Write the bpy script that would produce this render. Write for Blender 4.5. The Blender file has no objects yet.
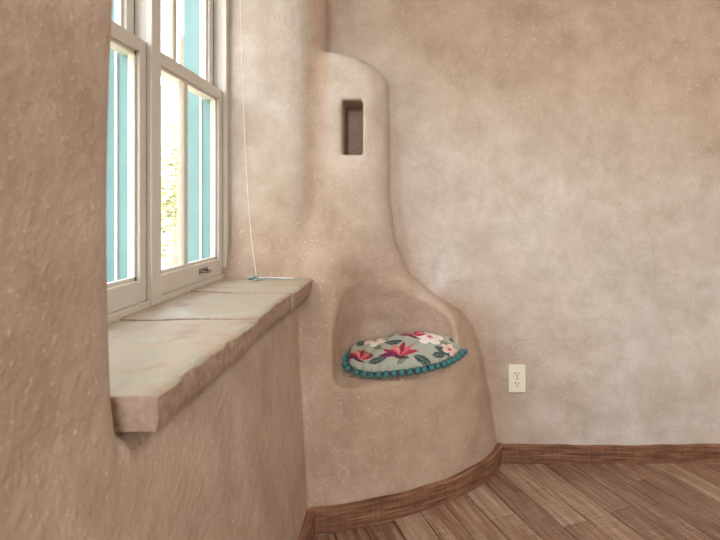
import bpy, bmesh, math, random
import numpy as np
from mathutils import Vector, Matrix
random.seed(4); rng=np.random.default_rng(7)
S=bpy.context.scene
col=S.collection
def lin(r,g,b):
    f=lambda c:(c/255/12.92 if c/255<=.04045 else ((c/255+.055)/1.055)**2.4)
    return (f(r),f(g),f(b),1)
# ------------------------------------------------------------ materials
def newmat(name):
    m=bpy.data.materials.new(name); m.use_nodes=True
    nt=m.node_tree; b=nt.nodes['Principled BSDF']
    return m,nt,b
def simple(name,c,rough=.5,metal=0,noise=0,nscale=30,bump=0):
    m,nt,b=newmat(name)
    b.inputs['Roughness'].default_value=rough; b.inputs['Metallic'].default_value=metal
    N=nt.nodes; L=nt.links
    tc=N.new('ShaderNodeTexCoord'); nz=N.new('ShaderNodeTexNoise'); nz.inputs['Scale'].default_value=nscale; nz.inputs['Detail'].default_value=5
    L.new(tc.outputs['Object'],nz.inputs['Vector'])
    mx=N.new('ShaderNodeMix'); mx.data_type='RGBA'
    mx.inputs[6].default_value=tuple(v*(1-noise) for v in c[:3])+(1,)
    mx.inputs[7].default_value=tuple(min(1,v*(1+noise)) for v in c[:3])+(1,)
    L.new(nz.outputs['Fac'],mx.inputs[0]); L.new(mx.outputs[2],b.inputs['Base Color'])
    if bump:
        bp=N.new('ShaderNodeBump'); bp.inputs['Strength'].default_value=bump; bp.inputs['Distance'].default_value=.004
        L.new(nz.outputs['Fac'],bp.inputs['Height']); L.new(bp.outputs['Normal'],b.inputs['Normal'])
    return m
def plaster():
    m,nt,b=newmat('clay_plaster'); N=nt.nodes; L=nt.links
    b.inputs['Roughness'].default_value=.62; b.inputs['Specular IOR Level'].default_value=.38
    tc=N.new('ShaderNodeTexCoord')
    def noise(s,d=5,dist=0,r=.55):
        n=N.new('ShaderNodeTexNoise'); n.inputs['Scale'].default_value=s; n.inputs['Detail'].default_value=d
        n.inputs['Distortion'].default_value=dist; n.inputs['Roughness'].default_value=r
        L.new(tc.outputs['Object'],n.inputs['Vector']); return n
    n1=noise(1.5,7,.15,.6); n2=noise(7,7,.15,.68); n3=noise(45,4); n4=noise(120,3); n5=noise(11,3)
    at=N.new('ShaderNodeAttribute'); at.attribute_name='clay_shade'
    ch=N.new('ShaderNodeAttribute'); ch.attribute_name='painted_sheen'
    def ramp(src,p0,p1,c0=(0,0,0,1),c1=(1,1,1,1)):
        r=N.new('ShaderNodeValToRGB'); r.color_ramp.elements[0].position=p0; r.color_ramp.elements[1].position=p1
        r.color_ramp.elements[0].color=c0; r.color_ramp.elements[1].color=c1
        L.new(src,r.inputs[0]); return r
    def mix(f,a,bb,mode='MIX',fac=None):
        x=N.new('ShaderNodeMix'); x.data_type='RGBA'; x.blend_type=mode
        if isinstance(f,float): x.inputs[0].default_value=f
        else: L.new(f,x.inputs[0])
        for i,v in ((6,a),(7,bb)):
            if isinstance(v,tuple): x.inputs[i].default_value=v
            else: L.new(v,x.inputs[i])
        return x.outputs[2]
    def mul(a,v):
        f=N.new('ShaderNodeMath'); f.operation='MULTIPLY'; L.new(a,f.inputs[0])
        if isinstance(v,float): f.inputs[1].default_value=v
        else: L.new(v,f.inputs[1])
        return f.outputs[0]
    r1=ramp(n1.outputs['Fac'],.34,.66)
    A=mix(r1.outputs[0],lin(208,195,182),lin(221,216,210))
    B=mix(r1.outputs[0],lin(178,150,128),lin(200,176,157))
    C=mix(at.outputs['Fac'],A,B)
    r2=ramp(n2.outputs['Fac'],.32,.66,lin(222,217,210),lin(255,255,255))
    D=mix(.95,C,r2.outputs[0],'MULTIPLY')
    r3=ramp(n4.outputs['Fac'],.63,.70)
    E=mix(mul(r3.outputs[0],.42),D,lin(240,233,224))
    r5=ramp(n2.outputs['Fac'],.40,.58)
    E=mix(mul(ch.outputs['Fac'],r5.outputs[0]),E,lin(228,227,228))  # pale glossy sheen mixed into the plaster colour
    L.new(E,b.inputs['Base Color'])
    add=N.new('ShaderNodeMath'); add.operation='MULTIPLY_ADD'; add.inputs[1].default_value=.5
    L.new(n3.outputs['Fac'],add.inputs[0]); L.new(n5.outputs['Fac'],add.inputs[2])
    add2=N.new('ShaderNodeMath'); add2.operation='MULTIPLY_ADD'; add2.inputs[1].default_value=.25
    L.new(n4.outputs['Fac'],add2.inputs[0]); L.new(add.outputs[0],add2.inputs[2])
    bp=N.new('ShaderNodeBump'); bp.inputs['Strength'].default_value=.58; bp.inputs['Distance'].default_value=.012
    L.new(add2.outputs[0],bp.inputs['Height']); L.new(bp.outputs['Normal'],b.inputs['Normal'])
    return m
M_pl=plaster()
def woodmat(name,dark,mid,light,rough=.5,gs=1.0,tv=.26):
    m,nt,b=newmat(name); N=nt.nodes; L=nt.links
    b.inputs['Roughness'].default_value=rough
    uv=N.new('ShaderNodeUVMap'); uv.uv_map='UVMap'
    mp=N.new('ShaderNodeMapping'); mp.inputs['Scale'].default_value=(2.6*gs,40*gs,1); L.new(uv.outputs[0],mp.inputs[0])
    n=N.new('ShaderNodeTexNoise'); n.inputs['Scale'].default_value=1.6; n.inputs['Detail'].default_value=8; n.inputs['Distortion'].default_value=.7; n.inputs['Roughness'].default_value=.58
    L.new(mp.outputs[0],n.inputs['Vector'])
    mp2=N.new('ShaderNodeMapping'); mp2.inputs['Scale'].default_value=(110*gs,5*gs,1); L.new(uv.outputs[0],mp2.inputs[0])
    n2=N.new('ShaderNodeTexNoise'); n2.inputs['Scale'].default_value=1.5; n2.inputs['Detail'].default_value=4; L.new(mp2.outputs[0],n2.inputs['Vector'])
    r=N.new('ShaderNodeValToRGB'); e=r.color_ramp.elements
    e[0].position=.24; e[0].color=dark; e[1].position=.78; e[1].color=light
    k=e.new(.5); k.color=mid
    ma=N.new('ShaderNodeMath'); ma.operation='MULTIPLY_ADD'; ma.inputs[1].default_value=.34; ma.inputs[2].default_value=-.17
    L.new(n2.outputs['Fac'],ma.inputs[0])
    ad=N.new('ShaderNodeMath'); ad.operation='ADD'; L.new(n.outputs['Fac'],ad.inputs[0]); L.new(ma.outputs[0],ad.inputs[1])
    at=N.new('ShaderNodeAttribute'); at.attribute_name='tone'
    sb=N.new('ShaderNodeMath'); sb.operation='MULTIPLY_ADD'; sb.inputs[1].default_value=tv
    L.new(at.outputs['Fac'],sb.inputs[0]); L.new(ad.outputs[0],sb.inputs[2])
    s3=N.new('ShaderNodeMath'); s3.operation='SUBTRACT'; s3.inputs[1].default_value=tv/2; L.new(sb.outputs[0],s3.inputs[0])
    L.new(s3.outputs[0],r.inputs[0]); L.new(r.outputs[0],b.inputs['Base Color'])
    bp=N.new('ShaderNodeBump'); bp.inputs['Strength'].default_value=.6; bp.inputs['Distance'].default_value=.002
    L.new(ad.outputs[0],bp.inputs['Height']); L.new(bp.outputs['Normal'],b.inputs['Normal'])
    return m
M_floor=woodmat('reclaimed_oak',lin(92,66,50),lin(146,114,92),lin(188,164,144),.40,1.0,.26)
M_base=woodmat('rough_baseboard_wood',lin(78,48,34),lin(134,94,70),lin(182,140,112),.75,1.5)
M_white=simple('cream_window_paint',lin(222,217,207),.45,noise=.04,nscale=12)
M_teal=simple('turquoise_paint',lin(104,142,144),.5,noise=.12,nscale=9)
M_metal=simple('worn_nickel',lin(150,148,140),.35,.8,noise=.1)
M_outlet=simple('ivory_plastic',lin(238,236,216),.35,noise=.02)
M_slot=simple('dark_slot',lin(40,36,30),.7)
M_cord=simple('white_cord',lin(226,228,224),.7,noise=.05,nscale=80)
M_cordt=simple('teal_cord',lin(150,170,166),.7,noise=.1,nscale=80)
M_pom=simple('teal_yarn',lin(62,122,126),.95,noise=.35,nscale=220,bump=.8)
M_ceil=simple('ceiling_plaster',lin(206,197,186),.9,noise=.05,nscale=3)
# glass
M_glass=bpy.data.materials.new('window_glass'); M_glass.use_nodes=True
nt=M_glass.node_tree; nt.nodes.clear()
o=nt.nodes.new('ShaderNodeOutputMaterial'); t=nt.nodes.new('ShaderNodeBsdfTransparent'); g=nt.nodes.new('ShaderNodeBsdfGlossy'); g.inputs['Roughness'].default_value=.02
fr=nt.nodes.new('ShaderNodeFresnel'); fr.inputs['IOR'].default_value=1.25
mx=nt.nodes.new('ShaderNodeMixShader'); nt.links.new(fr.outputs[0],mx.inputs[0]); nt.links.new(t.outputs[0],mx.inputs[1]); nt.links.new(g.outputs[0],mx.inputs[2]); nt.links.new(mx.outputs[0],o.inputs[0])
# ------------------------------------------------------------ mesh helpers
def obj_from(name,verts,faces,mat=None,smooth=False,parent=None):
    me=bpy.data.meshes.new(name); me.from_pydata([tuple(v) for v in verts],[],[tuple(int(i) for i in f) for f in faces]); me.update()
    if smooth: me.polygons.foreach_set('use_smooth',[True]*len(me.polygons))
    ob=bpy.data.objects.new(name,me); col.objects.link(ob)
    if mat: me.materials.append(mat)
    if parent: ob.parent=parent
    return ob
def empty(name,loc=(0,0,0)):
    e=bpy.data.objects.new(name,None); e.empty_display_size=.05; col.objects.link(e); return e
def box(bm,x0,x1,y0,y1,z0,z1,bev=0):
    r=bmesh.ops.create_cube(bm,size=1)
    vs=r['verts']
    for v in vs:
        v.co=Vector(((x0+x1)/2+v.co.x*(x1-x0),(y0+y1)/2+v.co.y*(y1-y0),(z0+z1)/2+v.co.z*(z1-z0)))
    if bev:
        es=list({e for v in vs for e in v.link_edges})
        bmesh.ops.bevel(bm,geom=es,offset=bev,segments=2,affect='EDGES',profile=.6)
def bm_obj(name,bm,mat,parent=None,smooth=False):
    me=bpy.data.meshes.new(name); bm.to_mesh(me); bm.free()
    me.materials.append(mat)
    if smooth: me.polygons.foreach_set('use_smooth',[True]*len(me.polygons))
    ob=bpy.data.objects.new(name,me); col.objects.link(ob)
    if parent: ob.parent=parent
    return ob
def tube(name,pts,r,mat,parent=None,cyc=False):
    c=bpy.data.curves.new(name,'CURVE'); c.dimensions='3D'; c.bevel_depth=r; c.bevel_resolution=2; c.resolution_u=6
    s=c.splines.new('NURBS'); s.points.add(len(pts)-1)
    for p,q in zip(s.points,pts): p.co=(*q,1)
    s.use_endpoint_u=True; s.order_u=4; s.use_cyclic_u=cyc
    c.materials.append(mat)
    ob=bpy.data.objects.new(name,c); col.objects.link(ob)
    if parent: ob.parent=parent
    return ob
# ------------------------------------------------------------ adobe shell : signed field
YB=2.363
SY0,SY1=.795,2.158      # window recess
XO=-.83                 # outer face of wall
SZ=.805
ZK=[0,.09,.26,.45,.576,.64,.70,.787,.935,1.1,3]
RX=[.735,.73,.705,.672,.628,.580,.482,.370,.305,.282,.264]
RY=[.52,.515,.47,.415,.375,.345,.31,.262,.200,.165,.135]
NN=[1.55,1.55,1.6,1.65,1.8,2.0,2.3,2.7,3.2,3.6,4.]
def smin(a,b,k):
    h=np.clip(.5+.5*(b-a)/k,0,1); return b*(1-h)+a*h-k*h*(1-h)
def smax(a,b,k): return -smin(-a,-b,k)
def sstep(a,b,x):
    t=np.clip((x-a)/(b-a),0,1); return t*t*(3-2*t)
def und_b(x,z): return .0035*np.sin(5.1*x+2.3*z+.5)+.0028*np.sin(3.3*x-6.4*z+1.7)+.0018*np.sin(11*x+9*z)*np.sin(8*z-3*x)
def und_l(y,z): return .004*np.sin(6.1*y+2.9*z+.9)+.003*np.sin(3.7*y-7.1*z+.2)+.002*np.sin(12*y+5*z)
def xw(y,z): return -.40+.08*np.clip((.8-z)/.8,0,1)+.080*sstep(2.13,2.29,y)
def f_back(x,y,z): return YB-y+und_b(x,z)
def f_left(x,y,z):
    l=np.maximum(x-xw(y,z)+und_l(y,z),XO-x)
    w=.005*(1+np.sin(3*z+.6))
    rec=smax(smax(y-SY1-w,SY0+w-y,.02),smax(z-2.15,.752-z,.01),.012)
    kk=.055+.03*sstep(1.2,1.6,y)
    return smax(l,-rec,kk)
def f_body(x,y,z):
    rx=np.interp(z,ZK,RX); ry=np.interp(z,ZK,RY); n=np.interp(z,ZK,NN)
    dx=np.maximum(x+.35,0)/rx; dy=np.abs(y-2.37)/ry
    q=(dx**n+dy**n+1e-9)**(1/n)
    d=(q-1)*np.minimum(rx,ry)*.95
    d=smax(d,z-(1.70-1.6*np.maximum(x+.26,0)**2-.12*(x+.35)),.04)
    # seat scoop, fading into the column above
    sry=np.interp(z,[.45,.60,.70,.80,.95,1.12,1.3],[.378,.370,.350,.308,.245,.18,.12])
    srx=np.interp(z,[.45,.60,.80,1.1],[.243,.254,.250,.21])
    zf=.446+.16*(y-2.06)
    sq=((np.abs(x+.012)/srx)**2.8+(np.abs(y-1.93)/sry)**2.8+1e-9)**(1/2.8)
    sc=(sq-1)*.235
    sc=smax(sc,zf-z,.05)
    return smax(d,-sc,.016+.080*sstep(.60,.82,z))
def field(x,y,z):
    w=smin(f_left(x,y,z),f_back(x,y,z),.07)
    F=smin(w,f_body(x,y,z),.018)
    nb=smax(smax(np.abs(x+.213)-.041,np.abs(z-1.39)-.109,.012),y-2.44,.01)
    return smax(F,-nb,.014)
h=.0115
X=np.arange(-.9,.8001,h); Y=np.arange(.30,2.51,h); Z=np.arange(-.03,2.56,h)
F=field(X[:,None,None],Y[None,:,None],Z[None,None,:])
neg=F<0
c8=[(i,j,k) for i in (0,1) for j in (0,1) for k in (0,1)]
cnt=np.zeros(tuple(s-1 for s in F.shape),np.int8)
sl=lambda o,n:slice(o,o+n)
nx,ny,nz_=cnt.shape
for (i,j,k) in c8: cnt+=neg[sl(i,nx),sl(j,ny),sl(k,nz_)]
act=(cnt>0)&(cnt<8)
idx=-np.ones(cnt.shape,np.int64); ci,cj,ck=np.nonzero(act); idx[act]=np.arange(len(ci))
P=np.zeros((len(ci),3)); W=np.zeros(len(ci))
for a in c8:
    for ax in range(3):
        if a[ax]==0:
            b=list(a); b[ax]=1
            fa=F[ci+a[0],cj+a[1],ck+a[2]]; fb=F[ci+b[0],cj+b[1],ck+b[2]]
            m=(fa<0)!=(fb<0); t=np.where(m,fa/np.where(m,fa-fb,1),0)
            p=np.tile(np.array(a,float),(len(ci),1)); p[:,ax]=t
            P+=p*m[:,None]; W+=m
P/=W[:,None]
P=np.stack([X[ci],Y[cj],Z[ck]],1)+P*h
def grad(P,e=.003):
    g=np.zeros_like(P)
    for a in range(3):
        d=np.zeros(3); d[a]=e
        A=P+d; B=P-d
        g[:,a]=(field(A[:,0],A[:,1],A[:,2])-field(B[:,0],B[:,1],B[:,2]))/(2*e)
    return g
for it in range(2):
    g=grad(P); gl=(g**2).sum(1)+1e-6
    st=(field(P[:,0],P[:,1],P[:,2])/gl)[:,None]*g
    P-=np.clip(st,-h*.5,h*.5)
G=grad(P); G/=np.linalg.norm(G,axis=1)[:,None]+1e-9
quads=[]
for ax in range(3):
    A=[slice(1,-1)]*3; A[ax]=slice(0,-1); B=list(A); B[ax]=slice(1,None)
    n0=neg[tuple(A)]; n1=neg[tuple(B)]
    ch=np.argwhere(n0!=n1); 
    u,v=(ax+1)%3,(ax+2)%3
    base=ch.copy()
    for q in range(3):
        if q!=ax: base[:,q]+=1   # grid index of edge
    flip=n0[ch[:,0],ch[:,1],ch[:,2]]
    def cell(du,dv):
        c=base.copy(); c[:,u]-=du; c[:,v]-=dv; return idx[c[:,0],c[:,1],c[:,2]]
    q=np.stack([cell(1,1),cell(0,1),cell(0,0),cell(1,0)],1)
    q=np.where(flip[:,None],q,q[:,::-1]); quads.append(q)
Q=np.concatenate(quads)
cen=P[Q].mean(1)
fb=f_body(cen[:,0],cen[:,1],cen[:,2]); fbk=f_back(cen[:,0],cen[:,1],cen[:,2]); fl=f_left(cen[:,0],cen[:,1],cen[:,2])
nich=(np.abs(cen[:,0]+.213)<.06)&(np.abs(cen[:,2]-1.39)<.13)&(cen[:,1]>2.15)
isb=((fb<np.minimum(fbk,fl))|nich)&(cen[:,0]>-.6)
isl=(~isb)&(fl<fbk)
def clay_shade_attr(P):  # clay pigment zones plus some shade painted into the same tint
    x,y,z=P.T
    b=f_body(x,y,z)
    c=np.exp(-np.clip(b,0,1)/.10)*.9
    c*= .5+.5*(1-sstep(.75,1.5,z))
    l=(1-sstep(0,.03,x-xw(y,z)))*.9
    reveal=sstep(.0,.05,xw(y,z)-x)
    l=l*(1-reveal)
    corner_shade=1.0*sstep(2.16,2.22,y)*(1-sstep(-.34,-.26,x))  # shade beside the column, painted as darker plaster
    top=.75*sstep(1.2,1.9,z+.25*x)*(1-reveal)  # shading towards the upper right of the wall, painted into the tint
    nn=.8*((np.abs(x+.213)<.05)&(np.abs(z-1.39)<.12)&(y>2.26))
    return np.clip(np.maximum.reduce([c,l,top,corner_shade,nn]),0,1)
def painted_sheen(P):  # mask for a bluish-white sheen painted near the bench arm
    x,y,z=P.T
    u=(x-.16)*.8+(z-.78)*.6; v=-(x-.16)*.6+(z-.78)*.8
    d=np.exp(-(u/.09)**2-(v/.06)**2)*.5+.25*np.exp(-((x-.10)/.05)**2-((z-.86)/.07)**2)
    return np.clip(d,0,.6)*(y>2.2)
def setattrs(me,P,G):
    at=me.attributes.new('clay_shade','FLOAT','POINT'); at.data.foreach_set('value',clay_shade_attr(P).astype(np.float32))
    at=me.attributes.new('painted_sheen','FLOAT','POINT'); at.data.foreach_set('value',painted_sheen(P).astype(np.float32))
    me.polygons.foreach_set('use_smooth',[True]*len(me.polygons))
    me.normals_split_custom_set_from_vertices([tuple(n) for n in G])
def sub(name,masks,extra=None):
    q=Q[masks]; u,inv=np.unique(q,return_inverse=True); q=inv.reshape(-1,4)
    p=P[u]; g=G[u]
    if extra is not None:
        ep,eq,eg=extra; q=np.concatenate([q,eq+len(p)]); p=np.concatenate([p,ep]); g=np.concatenate([g,eg])
    me=bpy.data.meshes.new(name); me.from_pydata(p.tolist(),[],q.tolist()); me.update()
    setattrs(me,p,g); me.materials.append(M_pl)
    ob=bpy.data.objects.new(name,me); col.objects.link(ob); return ob
def gridq(n,m,flip=False):
    i,j=np.meshgrid(np.arange(n-1),np.arange(m-1),indexing='ij'); a=(i*m+j).ravel()
    q=np.stack([a,a+m,a+m+1,a+1],1); return q[:,::-1] if flip else q
# extensions
xe=np.linspace(.760,3.05,90); ze=np.arange(-.03,2.6,.03)
XX,ZZ=np.meshgrid(xe,ze,indexing='ij'); pb=np.stack([XX.ravel(),(YB+und_b(XX,ZZ)).ravel()+.0004,ZZ.ravel()],1)
ye=np.linspace(-2.3,.345,110)
YY,ZL=np.meshgrid(ye,ze,indexing='ij'); plf=np.stack([(xw(YY,ZL)-und_l(YY,ZL)).ravel(),YY.ravel(),ZL.ravel()],1)
gb=np.tile([0.,-1,0],(len(pb),1)); e=.004
gb[:,0]=(und_b(pb[:,0]+e,pb[:,2])-und_b(pb[:,0]-e,pb[:,2]))/(2*e); gb[:,2]=(und_b(pb[:,0],pb[:,2]+e)-und_b(pb[:,0],pb[:,2]-e))/(2*e)
gl_=np.tile([1.,0,0],(len(plf),1))
hx=lambda y,z:xw(y,z)-und_l(y,z)
gl_[:,1]=-(hx(plf[:,1]+e,plf[:,2])-hx(plf[:,1]-e,plf[:,2]))/(2*e); gl_[:,2]=-(hx(plf[:,1],plf[:,2]+e)-hx(plf[:,1],plf[:,2]-e))/(2*e)
gb/=np.linalg.norm(gb,axis=1)[:,None]; gl_/=np.linalg.norm(gl_,axis=1)[:,None]
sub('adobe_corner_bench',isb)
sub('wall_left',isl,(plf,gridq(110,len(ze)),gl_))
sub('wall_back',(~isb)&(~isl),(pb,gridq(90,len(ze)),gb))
# other walls / ceiling
bm=bmesh.new(); box(bm,3.0,3.2,-2.4,2.5,-.03,2.75); bm_obj('wall_right',bm,M_ceil)
bm=bmesh.new(); box(bm,-.83,3.2,-2.6,-2.3,-.03,2.75); bm_obj('wall_front',bm,M_ceil)
bm=bmesh.new(); box(bm,-1.0,3.3,-2.7,2.7,2.53,2.75); bm_obj('ceiling',bm,M_ceil)
# ------------------------------------------------------------ floor planks
bm=bmesh.new(); uvl=bm.loops.layers.uv.new('UVMap'); tone=bm.faces.layers.float.new('tone')
ang=math.atan(.368); dv=Vector((-math.sin(ang),math.cos(ang),0)); ac=Vector((math.cos(ang),math.sin(ang),0))
wd=.104; org=Vector((0,0,0))
for r in range(-18,44):
    s=-4-random.random()*1.2
    while s<4.5:
        L=random.uniform(.6,1.6); tn=random.random(); ou=random.uniform(0,40); ov=random.uniform(0,40)
        g=.0016; b=.0020; zt=random.uniform(-.0008,.0008)
        def pt(a,c,z): 
            p=dv*a+ac*c; return bm.verts.new((p.x,p.y,z))
        a0,a1,c0,c1=s+g,s+L-g,r*wd+g,(r+1)*wd-g
        T=[(a0+b,c0+b),(a1-b,c0+b),(a1-b,c1-b),(a0+b,c1-b)]; O=[(a0,c0),(a1,c0),(a1,c1),(a0,c1)]
        vt=[pt(a,c,zt) for a,c in T]; vo=[pt(a,c,zt-.002) for a,c in O]; vb=[pt(a,c,-.02) for a,c in O]
        fs=[]
        f=bm.faces.new(vt[::-1]); fs.append((f,(T)[::-1]))
        for k in range(4):
            k2=(k+1)%4
            fs.append((bm.faces.new([vt[k],vt[k2],vo[k2],vo[k]]),[T[k],T[k2],O[k2],O[k]]))
            fs.append((bm.faces.new([vo[k],vo[k2],vb[k2],vb[k]]),[O[k],O[k2],O[k2],O[k]]))
        for f,uvs in fs:
            f[tone]=tn
            for lp,(a,c) in zip(f.loops,uvs): lp[uvl].uv=(a+ou,c+ov)
        s+=L
for co,no in (((-.6,0,0),(-1,0,0)),((3.0,0,0),(1,0,0)),((0,-2.3,0),(0,-1,0)),((0,2.37,0),(0,1,0))):
    bmesh.ops.bisect_plane(bm,geom=bm.verts[:]+bm.edges[:]+bm.faces[:],plane_co=co,plane_no=no,clear_outer=True)
bmesh.ops.recalc_face_normals(bm,faces=bm.faces)
n0=len(bm.faces)
box(bm,-.6,3.0,-2.3,2.37,-.05,-.012)
bm.faces.ensure_lookup_table()
for f in bm.faces[n0:]: f.material_index=1
fo=bm_obj('floor',bm,M_floor); fo.data.materials.append(M_slot)
# ------------------------------------------------------------ baseboards
def strip(name,inner,outer,hgt,tone_v=.4):
    n=len(inner); V=[];Fc=[];d=0;us=[]
    for i in range(n):
        if i: d+=math.dist(inner[i],inner[i-1])
        us.append(d)
        hh=hgt+.0018*math.sin(d*9)+.0012*math.sin(d*31)
        (xi,yi),(xo,yo)=inner[i],outer[i]
        xb=xo*.8+xi*.2; yb=yo*.8+yi*.2
        V+=[(xo,yo,.0005),(xo,yo,hh-.004),(xb,yb,hh),(xi,yi,hh),(xi,yi,.0005)]
    vv=[0,hgt-.004,hgt,hgt+.015,0]
    for i in range(n-1):
        for k in range(4): Fc.append((i*5+k,(i+1)*5+k,(i+1)*5+k+1,i*5+k+1))
    Fc.append((0,1,2,3,4)); Fc.append(tuple(range((n-1)*5+4,(n-1)*5-1,-1)))
    ob=obj_from(name,V,Fc,M_base); me=ob.data
    uv=me.uv_layers.new(name='UVMap')
    for lp in me.loops:
        i,k=divmod(lp.vertex_index,5); uv.data[lp.index].uv=(us[i],vv[k])
    at=me.attributes.new('tone','FLOAT','FACE'); at.data.foreach_set('value',[tone_v]*len(me.polygons))
    bm=bmesh.new(); bm.from_mesh(me); bmesh.ops.recalc_face_normals(bm,faces=bm.faces); bm.to_mesh(me); bm.free()
    return ob
cur=[]
n=1.55
for i in range(61):
    t=i/60*math.pi/2
    dx=.735*max(math.sin(t),0)**(2/n); dy=.52*max(math.cos(t),1e-6)**(2/n)
    cur.append((-.35+dx,2.37-dy))
cur=np.array([c for c in cur if c[1]<2.375])
tg=np.gradient(cur,axis=0); tg/=np.linalg.norm(tg,axis=1)[:,None]; nr=np.stack([tg[:,1],-tg[:,0]],1)
k=cur[:,0]>-.345
inn=(cur-nr*.012)[k]; out=(cur+nr*.020)[k]
strip('baseboard_bench',[tuple(p) for p in inn],[tuple(p) for p in out],.077,.35)
xs=np.linspace(.395,3.0,160)
strip('baseboard_back',[(x,YB+.012) for x in xs],[(x,YB-.018) for x in xs],.073,.3)
ys=np.linspace(-2.3,1.87,80)
strip('baseboard_left',[(-.325-.004-.02,y) for y in ys],[(-.298,y) for y in ys],.077,.35)
# ------------------------------------------------------------ stone sill
def stonemat():
    m,nt,b=newmat('flagstone'); N=nt.nodes; L=nt.links
    b.inputs['Roughness'].default_value=.6
    tc=N.new('ShaderNodeTexCoord')
    def nz(s,d=6,di=0):
        n=N.new('ShaderNodeTexNoise'); n.inputs['Scale'].default_value=s; n.inputs['Detail'].default_value=d; n.inputs['Distortion'].default_value=di; L.new(tc.outputs['Object'],n.inputs['Vector']); return n
    a=nz(9,8,.3); c=nz(60,6)
    r=N.new('ShaderNodeValToRGB'); e=r.color_ramp.elements
    e[0].position=.3; e[0].color=lin(156,136,116); e[1].position=.75; e[1].color=lin(190,181,164)
    q=e.new(.45); q.color=lin(178,160,138); q=e.new(.58); q.color=lin(170,162,140)
    L.new(a.outputs['Fac'],r.inputs[0])
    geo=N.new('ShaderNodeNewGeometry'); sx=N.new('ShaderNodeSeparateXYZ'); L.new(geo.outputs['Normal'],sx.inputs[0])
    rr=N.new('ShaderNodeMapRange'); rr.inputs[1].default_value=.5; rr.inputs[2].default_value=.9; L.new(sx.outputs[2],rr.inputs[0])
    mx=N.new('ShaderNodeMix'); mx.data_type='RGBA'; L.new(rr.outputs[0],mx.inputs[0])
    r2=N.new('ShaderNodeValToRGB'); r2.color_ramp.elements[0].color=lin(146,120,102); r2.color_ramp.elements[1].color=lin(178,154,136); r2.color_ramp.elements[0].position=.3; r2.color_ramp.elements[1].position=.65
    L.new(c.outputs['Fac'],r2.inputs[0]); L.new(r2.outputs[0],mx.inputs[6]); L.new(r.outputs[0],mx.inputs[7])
    L.new(mx.outputs[2],b.inputs['Base Color'])
    ad=N.new('ShaderNodeMath'); ad.operation='MULTIPLY_ADD'; ad.inputs[1].default_value=.35; L.new(c.outputs['Fac'],ad.inputs[0]); L.new(a.outputs['Fac'],ad.inputs[2])
    bp=N.new('ShaderNodeBump'); bp.inputs['Strength'].default_value=.5; bp.inputs['Distance'].default_value=.006
    L.new(ad.outputs[0],bp.inputs['Height']); L.new(bp.outputs['Normal'],b.inputs['Normal'])
    return m
M_stone=stonemat()
M_mortar=simple('mortar',lin(100,86,74),.95,noise=.15,nscale=60,bump=.5)
sill=empty('stone_window_sill')
def slab(name,y0,y1,skew0,skew1,front,dz=0):
    nxs,nys=28,int((y1-y0)/.0125)
    x0=-.735
    V=[];Fc=[]
    def edge(y): return front+.0016*math.sin(y*11+.5)+.0008*math.sin(y*31)+.0005*math.sin(y*83)
    def top(x,y): return SZ+dz+.0008*math.sin(x*21+y*9)+.0006*math.sin(y*31-x*13)
    rows=[]
    for j in range(nys+1):
        row=[]
        for i in range(nxs+1):
            u=i/nxs; v=j/nys
            ya=y0+skew0*(u-.5)+.003*math.sin(u*14+y0*9); yb=y1+skew1*(u-.5)+.003*math.sin(u*14+y1*9)
            y=ya+(yb-ya)*v
            x=x0+(edge(y)-x0)*u
            row.append((x,y))
        rows.append(row)
    W1=nxs+1
    for j in range(nys+1):
        for i in range(nxs+1):
            x,y=rows[j][i]
            dr=0
            if i==nxs: dr=.003
            if j in (0,nys): dr=max(dr,.0025)
            V.append((x,y,top(x,y)-dr))
    # border loop
    bl=[(0,i) for i in range(nxs+1)]+[(j,nxs) for j in range(1,nys+1)]+[(nys,i) for i in range(nxs-1,-1,-1)]+[(j,0) for j in range(nys-1,0,-1)]
    for j in range(nys):
        for i in range(nxs):
            Fc.append((j*W1+i,j*W1+i+1,(j+1)*W1+i+1,(j+1)*W1+i))
    st=len(V); nb=len(bl)
    levels=[(-.006,.003),(-.020,.002),(-.036,.0025),(-.048,.001),(-.055,-.002)]
    for li,(dz2,off) in enumerate(levels):
        for (j,i) in bl:
            x,y=rows[j][i]; w=.0006*math.sin(y*60+li*2.1)+.0005*math.sin(x*80+y*120+li)
            ox=(off+w) if i==nxs else 0; oy=0
            if j==0: oy=-(off+w)*.5
            if j==nys: oy=(off+w)*.5
            V.append((x+ox,y+oy,SZ+dz+dz2))
    prev=[j*W1+i for j,i in bl]
    for li in range(len(levels)):
        curr=[st+li*nb+k for k in range(nb)]
        for k in range(nb):
            k2=(k+1)%nb; Fc.append((prev[k],curr[k],curr[k2],prev[k2]))
        prev=curr
    Fc.append(tuple(prev[::-1]))
    ob=obj_from(name,V,Fc,M_stone,False,sill)
    bm=bmesh.new(); bm.from_mesh(ob.data); bmesh.ops.recalc_face_normals(bm,faces=bm.faces)
    for f in bm.faces: f.smooth=True
    for ed in bm.edges:
        if len(ed.link_faces)==2 and ed.calc_face_angle()>.7: ed.smooth=False
    bm.to_mesh(ob.data); bm.free()
    return ob
slab('flagstone_1',.80,1.339,0,.02,-.357,-.001)
slab('flagstone_2',1.353,1.761,.02,-.05,-.362,.0)
slab('flagstone_3',1.774,2.185,-.05,0,-.354,.001)
bm=bmesh.new(); box(bm,-.73,-.378,.81,2.17,SZ-.05,SZ-.009); bm_obj('mortar_joint',bm,M_mortar,sill)
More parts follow.
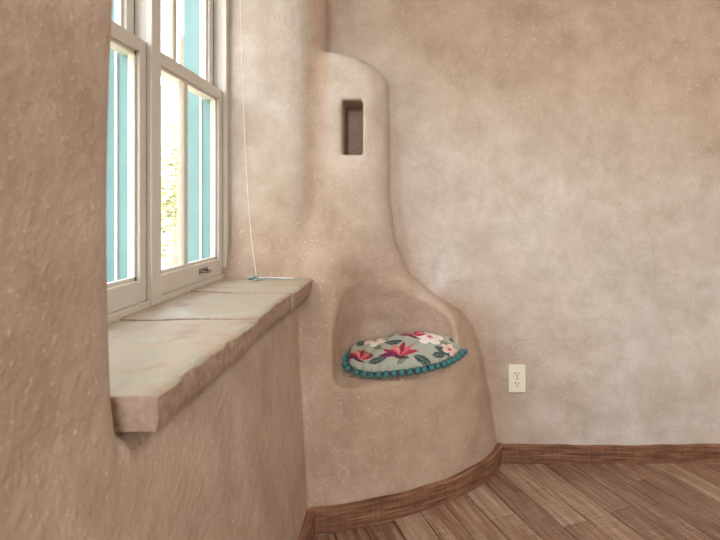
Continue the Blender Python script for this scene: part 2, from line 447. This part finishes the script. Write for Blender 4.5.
# ------------------------------------------------------------ windows
def window(name,y0,y1,munt,handle):
    e=empty(name)
    z0,z1,zm=SZ,2.12,1.50
    def sash(nm,xa,xb,a,b,zl,zh,bot,topr,st=.042):
        bm=bmesh.new(); bv=.003
        box(bm,xa,xb,a,a+st,zl,zh,bv); box(bm,xa,xb,b-st,b,zl,zh,bv)
        box(bm,xa,xb,a+st-.002,b-st+.002,zl,zl+bot,bv); box(bm,xa,xb,a+st-.002,b-st+.002,zh-topr,zh,bv)
        if munt: box(bm,xa+.006,xb-.006,munt-.014,munt+.014,zl+bot-.002,zh-topr+.002,bv)
        box(bm,xa+.010,xb-.010,a+st-.002,a+st+.009,zl+bot-.002,zh-topr+.002); box(bm,xa+.010,xb-.010,b-st-.009,b-st+.002,zl+bot-.002,zh-topr+.002)
        box(bm,xa+.010,xb-.010,a+st,b-st,zl+bot-.002,zl+bot+.010); box(bm,xa+.010,xb-.010,a+st,b-st,zh-topr-.010,zh-topr+.002)
        bm_obj(nm,bm,M_white,e)
        xm=(xa+xb)/2
        obj_from(nm+'_glass',[(xm,a+st,zl+bot),(xm,b-st,zl+bot),(xm,b-st,zh-topr),(xm,a+st,zh-topr)],[(0,1,2,3)],M_glass,False,e)
    j=.022
    sash('lower_sash',-.733,-.700,y0+j,y1-j,z0+.016,zm+.018,.058,.036)
    sash('upper_sash',-.768,-.735,y0+j,y1-j,zm-.018,z1-.02,.036,.05)
    bm=bmesh.new()
    box(bm,-.734,-.688,y0,y0+j,z0-.02,z1,.002); box(bm,-.734,-.688,y1-j,y1,z0-.02,z1,.002)
    box(bm,-.79,-.688,y0,y1,z1-.02,z1+.035,.002); box(bm,-.79,-.690,y0,y1,z0-.03,z0+.015,.002)
    box(bm,-.699,-.684,y0-.001,y0+j+.006,z0,z1,.002); box(bm,-.699,-.684,y1-j-.006,y1+.001,z0,z1,.002)
    # cream screen track on outside
    box(bm,-.786,-.779,y0+j-.002,y0+j+.006,z0,z1); box(bm,-.786,-.779,y1-j-.006,y1-j+.002,z0,z1)
    bm_obj('frame',bm,M_white,e)
    bm=bmesh.new()
    box(bm,-.836,-.7345,y0-.002,y0+j,z0-.03,z1+.03,.001); box(bm,-.836,-.7345,y1-j,y1+.002,z0-.03,z1+.03,.001)
    box(bm,-.836,-.791,y0,y1,z1-.01,z1+.03,.003); box(bm,-.875,-.791,y0-.04,y1+.02,z0-.05,z0+.0,.003)
    box(bm,-.850,-.832,y0-.06,y0+j,z0-.03,z1+.08,.003); box(bm,-.850,-.832,y1-j,y1+.06,z0-.03,z1+.08,.003)
    bm_obj('exterior_casing',bm,M_teal,e)
    if handle:
        yh=handle; zh=z0+.016+.034
        bm=bmesh.new(); box(bm,-.7005,-.696,yh-.036,yh+.036,zh-.009,zh+.009,.002)
        bm_obj('sash_lift_plate',bm,M_metal,e)
        tube('sash_lift_pull',[(-.697,yh-.030,zh),(-.680,yh-.028,zh-.002),(-.676,yh-.012,zh-.004),(-.676,yh+.012,zh-.004),(-.680,yh+.028,zh-.002),(-.697,yh+.030,zh)],.0038,M_metal,e)
    return e
window('window_1',.795,1.537,1.166,None)
window('window_2',1.538,2.160,1.80,1.93)
# blind cord
cd=empty('blind_cord')
def px(x,y,Zd): s=560/Zd; return ((x-406)/s,Zd,1.07-(y-208)/s)
pts=[px(239,-60,2.05),px(240,0,2.06),px(242,60,2.07),px(244,130,2.08),px(248,200,2.08),px(252,250,2.07),px(256,270,2.07)]
pts.append((pts[-1][0]+.004,2.06,SZ+.008))
tube('hanging_cord',pts,.0014,M_cord,cd)
b0=Vector((-.565,2.06,SZ+.006))
tail=[b0+Vector(v) for v in ((0,0,0),(.02,.012,-.001),(.05,-.02,-.001),(.03,-.045,-.001),(.0,-.02,-.001),(.04,.01,0),(.09,.0,0),(.12,-.02,0),(.145,-.012,0))]
tube('cord_coil',tail,.0022,M_cordt,cd)
tail=[b0+Vector(v) for v in ((.0,.0,0.002),(.05,.02,.001),(.09,.015,.001),(.13,.005,.001),(.15,.0,.001))]
tube('cord_tail',tail,.002,M_cord,cd)
bm=bmesh.new(); bmesh.ops.create_cone(bm,segments=16,radius1=.007,radius2=.004,depth=.03,cap_ends=True,matrix=Matrix.Translation((b0.x,b0.y-.002,SZ+.010))@Matrix.Rotation(math.radians(80),4,'Y'))
bm_obj('cord_tassel',bm,M_cordt,cd,True)
# ------------------------------------------------------------ outlet
ot=empty('wall_outlet'); ox,oz=.468,.351; oy=YB+float(und_b(ox,oz))
bm=bmesh.new(); box(bm,ox-.036,ox+.036,oy-.0065,oy+.002,oz-.058,oz+.058,.0025); bm_obj('cover_plate',bm,M_outlet,ot)
for s in (-1,1):
    bm=bmesh.new()
    bmesh.ops.create_cone(bm,segments=32,radius1=.0175,radius2=.0170,depth=.003,cap_ends=True,matrix=Matrix.Translation((ox,oy-.0078,oz+s*.0205))@Matrix.Rotation(math.pi/2,4,'X'))
    for v in bm.verts: 
        v.co.z=oz+s*.0205+max(-.0135,min(.0135,v.co.z-oz-s*.0205))
    bm_obj('receptacle_%d'%(s+2),bm,M_outlet,ot)
    bm=bmesh.new()
    box(bm,ox-.0075,ox-.0052,oy-.0098,oy-.008,oz+s*.0205-.002,oz+s*.0205+.0075); box(bm,ox+.0052,ox+.0075,oy-.0098,oy-.008,oz+s*.0205-.001,oz+s*.0205+.0065)
    bmesh.ops.create_cone(bm,segments=12,radius1=.0026,radius2=.0026,depth=.002,cap_ends=True,matrix=Matrix.Translation((ox,oy-.009,oz+s*.0205-.0075))@Matrix.Rotation(math.pi/2,4,'X'))
    bm_obj('slots_%d'%(s+2),bm,M_slot,ot)
bm=bmesh.new(); bmesh.ops.create_uvsphere(bm,u_segments=12,v_segments=8,radius=.0035,matrix=Matrix.Translation((ox,oy-.0065,oz))); bm_obj('screw',bm,M_metal,ot,True)
# ------------------------------------------------------------ cushion
cu=empty('floral_cushion')
DX=.008
xf=[-.225,-.219,-.20,-.13,-.06,0,.06,.12,.17,.20,.215]; yf=[2.12,2.09,2.072,2.058,2.05,2.05,2.066,2.10,2.15,2.195,2.22]
yb_=[2.19,2.22,2.235,2.25,2.265,2.27,2.275,2.275,2.27,2.26,2.25]
xx=np.linspace(-.225,.215,241)
def smc(a):
    k=np.hanning(13); k/=k.sum(); p=np.pad(a,6,mode='edge'); return np.convolve(p,k,'valid')
FY=smc(np.interp(xx,xf,yf)); BY=smc(np.interp(xx,xf,yb_))
def rimz(x,y): return .472+.30*(y-2.05)+.010*np.sin(x*14+1)+.012*np.exp(-((x+.225)/.05)**2)
nu,nv=241,121
tv=np.linspace(-1,1,nv)
def cpt(top):
    s=np.linspace(-1,1,nu)[:,None]; t=tv[None,:]
    x=xx[:,None]+0*t; y=FY[:,None]+(BY-FY)[:,None]*(t+1)/2
    prof=np.clip((1-np.abs(s)**8),0,1)**.5*np.clip((1-np.abs(t)**3),0,1)**.5
    z=rimz(x,y)
    wr=.004*np.sin(x*55+y*30)+.003*np.sin(x*90-y*60+1)
    if top: z=z+(.036+.007*np.sin(x*13+2)+wr*.9)*prof
    else: z=z-.020*prof
    pk=.0025*np.sin(x*210)*(np.exp(-(1+t)/.12))
    return np.stack([x,y+pk,z],-1).reshape(-1,3)
Vt=cpt(True); Vb=cpt(False)
V=np.concatenate([Vt,Vb]); q=np.concatenate([gridq(nu,nv),gridq(nu,nv,True)+len(Vt)])
cx=V[:,0].copy(); cyy=V[:,1]+.9*(V[:,2]-rimz(V[:,0],V[:,1]))
V[:,0]+=DX
ob=obj_from('cushion_body',V,q,None,True,cu); me=ob.data
cl=np.tile(np.array(lin(166,168,152)[:3]),(len(V),1))
def put(mask,c,soft=None): cl[mask]=np.array(lin(*c)[:3])
def leaf(x0,y0,L,w,a,c,c2=None):
    ca,sa=math.cos(a),math.sin(a); u=(cx-x0)*ca+(cyy-y0)*sa; v=-(cx-x0)*sa+(cyy-y0)*ca
    t=np.clip(u/L,0,1); wd=w*np.sin(np.pi*t**.8)
    m=(u>0)&(u<L)&(np.abs(v)<wd); put(m,c)
    if c2: put(m&((np.abs(v)<w*.10)|((np.abs(np.sin((u+np.abs(v))*400))<.25)&(np.abs(v)<wd*.8))),c2)
def flower(x0,y0,R,a0,c,cin,cc,pet=5):
    dx=cx-x0; dy=cyy-y0; r=np.hypot(dx,dy); th=np.arctan2(dy,dx)-a0
    pr=R*(.45+.55*np.abs(np.cos(th*pet/2))**.6)
    m=r<pr; put(m,c); put(m&(r<pr*.86)&(np.abs(np.sin(th*pet*2))<.35)&(r>R*.3),cin); put(r<R*.28,cin); put(r<R*.13,cc)
for (x0,y0,L,w,a) in [(-.13,2.13,.085,.017,2.7),(-.15,2.10,.08,.016,.2),(-.06,2.25,.08,.017,1.9),(.02,2.11,.09,.018,-.5),(.06,2.24,.09,.018,.9),(.10,2.17,.08,.016,-.3),(.14,2.28,.07,.015,2.4),(-.20,2.20,.06,.014,1.0),(-.02,2.20,.08,.016,3.0),(.09,2.12,.06,.014,.4),(-.17,2.28,.06,.014,.2),(.0,2.30,.08,.016,2.8),(.16,2.24,.05,.014,.2)]:
    leaf(x0,y0,L,w,a,(48,66,70),(112,124,116))
for (x0,y0,L,w,a) in [(-.10,2.16,.07,.012,2.2),(-.04,2.07,.07,.012,.9),(.09,2.20,.08,.013,.2),(-.08,2.29,.07,.013,.3),(.16,2.17,.05,.012,1.2),(-.20,2.14,.06,.011,.6),(.04,2.27,.06,.012,.1)]:
    leaf(x0,y0,L,w,a,(100,118,92),(156,160,132))
flower(.085,2.235,.056,.3,(238,230,220),(212,182,178),(190,60,70))
flower(-.13,2.235,.044,.9,(234,222,208),(208,165,160),(180,60,60))
flower(.160,2.180,.034,.1,(232,208,196),(200,120,120),(170,40,50))
for (x0,y0,k) in ((-.035,2.12,1.3),(-.185,2.12,1.0),(.02,2.245,1.0)):
    for i,a in enumerate((.2,.75,1.3,1.85,2.5,3.0)):
        leaf(x0,y0,.062*k,.0095*k,a,((170,44,70),(206,92,104),(146,32,66),(214,130,118),(170,46,82),(116,36,76))[i])
    leaf(x0-.02,y0-.005,.05*k,.007*k,-.3,(96,34,62))
at=me.color_attributes.new('print','FLOAT_COLOR','POINT'); at.data.foreach_set('color',np.concatenate([cl,np.ones((len(V),1))],1).astype(np.float32).ravel())
m,ntc,b=newmat('floral_canvas'); a=ntc.nodes.new('ShaderNodeAttribute'); a.attribute_name='print'; ntc.links.new(a.outputs['Color'],b.inputs['Base Color']); b.inputs['Roughness'].default_value=.9
tcn=ntc.nodes.new('ShaderNodeTexCoord'); w=ntc.nodes.new('ShaderNodeTexNoise'); w.inputs['Scale'].default_value=500; ntc.links.new(tcn.outputs['Object'],w.inputs['Vector'])
bp=ntc.nodes.new('ShaderNodeBump'); bp.inputs['Strength'].default_value=.3; bp.inputs['Distance'].default_value=.001; ntc.links.new(w.outputs[0],bp.inputs['Height']); ntc.links.new(bp.outputs[0],b.inputs['Normal'])
me.materials.append(m)
# pompom fringe along front and both ends
path=[(-.228,2.19),(-.229,2.16),(-.228,2.13)]+[(x,y) for x,y in zip(xx,FY)]
dense=[path[0]]
for p in path[1:]:
    a0_=dense[-1]; L=math.dist(p,a0_); k=max(1,int(L/.001))
    for i in range(1,k+1): dense.append((a0_[0]+(p[0]-a0_[0])*i/k,a0_[1]+(p[1]-a0_[1])*i/k))
bm=bmesh.new(); acc=0; last=dense[0]; step=.0265; r=.0112; braid=[]
for ii,p in enumerate(dense[1:]):
    acc+=math.dist(p,last)
    if ii%8==0: braid.append((p[0]+DX,p[1]-.001,float(rimz(p[0],p[1]))))
    if acc>=step:
        acc=0; x,y=p; z=float(rimz(x,y))-.009
        tx,ty=p[0]-last[0],p[1]-last[1]; l=math.hypot(tx,ty); nxn,nyn=ty/l,-tx/l
        ret=bmesh.ops.create_icosphere(bm,subdivisions=3,radius=r*random.uniform(.9,1.1))
        for v in ret['verts']:
            v.co*=1+random.uniform(-.09,.09); v.co+=Vector((x+DX+nxn*.015,y+nyn*.015,z))
    last=p
bm_obj('pompom_fringe',bm,M_pom,cu,True)
tube('fringe_braid',braid,.0018,M_pom,cu)
# ------------------------------------------------------------ outside
M_gnd=simple('sandy_ground',lin(176,166,138),.95,noise=.15,nscale=3)
M_stuc=simple('garden_stucco',lin(164,154,124),.9,noise=.14,nscale=2)
M_leaf=simple('leaf_green',lin(130,134,96),.6,noise=.3,nscale=3)
bm=bmesh.new(); box(bm,-14,-.84,-6,18,-.3,-.1); bm_obj('ground_outside',bm,M_gnd)
bm=bmesh.new(); box(bm,-5.3,-5,-5,18,-.1,3.6,.05); bm_obj('garden_wall',bm,M_stuc)
rd=random.Random(3); bm=bmesh.new()
for (bx,by,bz,br) in ((-4.2,10.3,.6,.9),(-4.1,10.0,1.5,.8),(-4.3,11.2,1.1,.9),(-4.0,10.7,2.4,.7)):
    for i in range(420):
        th=rd.uniform(0,6.28); ph=math.acos(rd.uniform(-1,1)); r=rd.uniform(.2,1)**.5*br
        c=Vector((bx+.7*r*math.sin(ph)*math.cos(th),by+r*math.sin(ph)*math.sin(th),max(-.06,bz+r*math.cos(ph))))
        R=Matrix.Rotation(rd.uniform(0,6.28),3,'Z')@Matrix.Rotation(rd.uniform(0,3),3,'X'); s=rd.uniform(.04,.09)
        vs=[bm.verts.new(c+R@Vector(p)*s) for p in ((-1,0,0),(0,-.4,.1),(1,0,0),(0,.4,.1))]; bm.faces.new(vs)
for (bx,by) in ((-4.2,10.3),(-4.1,10.0),(-4.3,11.2)):
    bmesh.ops.create_cone(bm,segments=8,radius1=.05,radius2=.02,depth=2.2,cap_ends=True,matrix=Matrix.Translation((bx,by,1.0)))
bm_obj('garden_shrub',bm,M_leaf)
# ------------------------------------------------------------ light
sun=bpy.data.lights.new('sun','SUN'); sun.energy=2.0; sun.angle=.01; sun.color=(1,.95,.84)
so=bpy.data.objects.new('sun',sun); so.rotation_euler=(math.radians(-25),math.radians(48),0); col.objects.link(so)
def area(name,loc,target,sx,sy,en,c):
    l=bpy.data.lights.new(name,'AREA'); l.shape='RECTANGLE'; l.size=sx; l.size_y=sy; l.energy=en; l.color=c
    ob=bpy.data.objects.new(name,l); ob.location=loc; ob.rotation_euler=(Vector(target)-Vector(loc)).to_track_quat('-Z','Y').to_euler(); col.objects.link(ob)
area('added_overhead_fill',(1.3,.7,2.48),(1.3,1.0,0),1.0,1.0,30,(1,.965,.92))  # added overhead fill, no fixture behind it
area('added_key_fill',(-.12,-1.5,1.45),(1.0,2.3,.8),.8,1.2,54,(.99,.985,.985))  # added soft key from behind left, no window built there
Wd=bpy.data.worlds.new('sky'); S.world=Wd; Wd.use_nodes=True; bg=Wd.node_tree.nodes['Background']
sk=Wd.node_tree.nodes.new('ShaderNodeTexSky'); sk.sky_type='NISHITA'; sk.sun_disc=False; sk.sun_elevation=math.radians(42); sk.sun_rotation=math.radians(90)
hs=Wd.node_tree.nodes.new('ShaderNodeHueSaturation'); hs.inputs['Saturation'].default_value=.3
Wd.node_tree.links.new(sk.outputs[0],hs.inputs['Color']); Wd.node_tree.links.new(hs.outputs[0],bg.inputs[0]); bg.inputs[1].default_value=2.3
# ------------------------------------------------------------ camera
cam=bpy.data.cameras.new('camera'); co=bpy.data.objects.new('camera',cam); col.objects.link(co)
co.location=(0,0,1.07); co.rotation_euler=(math.pi/2,0,0)
cam.sensor_width=36; cam.lens=28; cam.shift_x=-46/720; cam.shift_y=-62/720; cam.clip_start=.02
cam.dof.use_dof=True; cam.dof.focus_distance=2.15; cam.dof.aperture_fstop=6
S.camera=co
S.view_settings.view_transform='Standard'
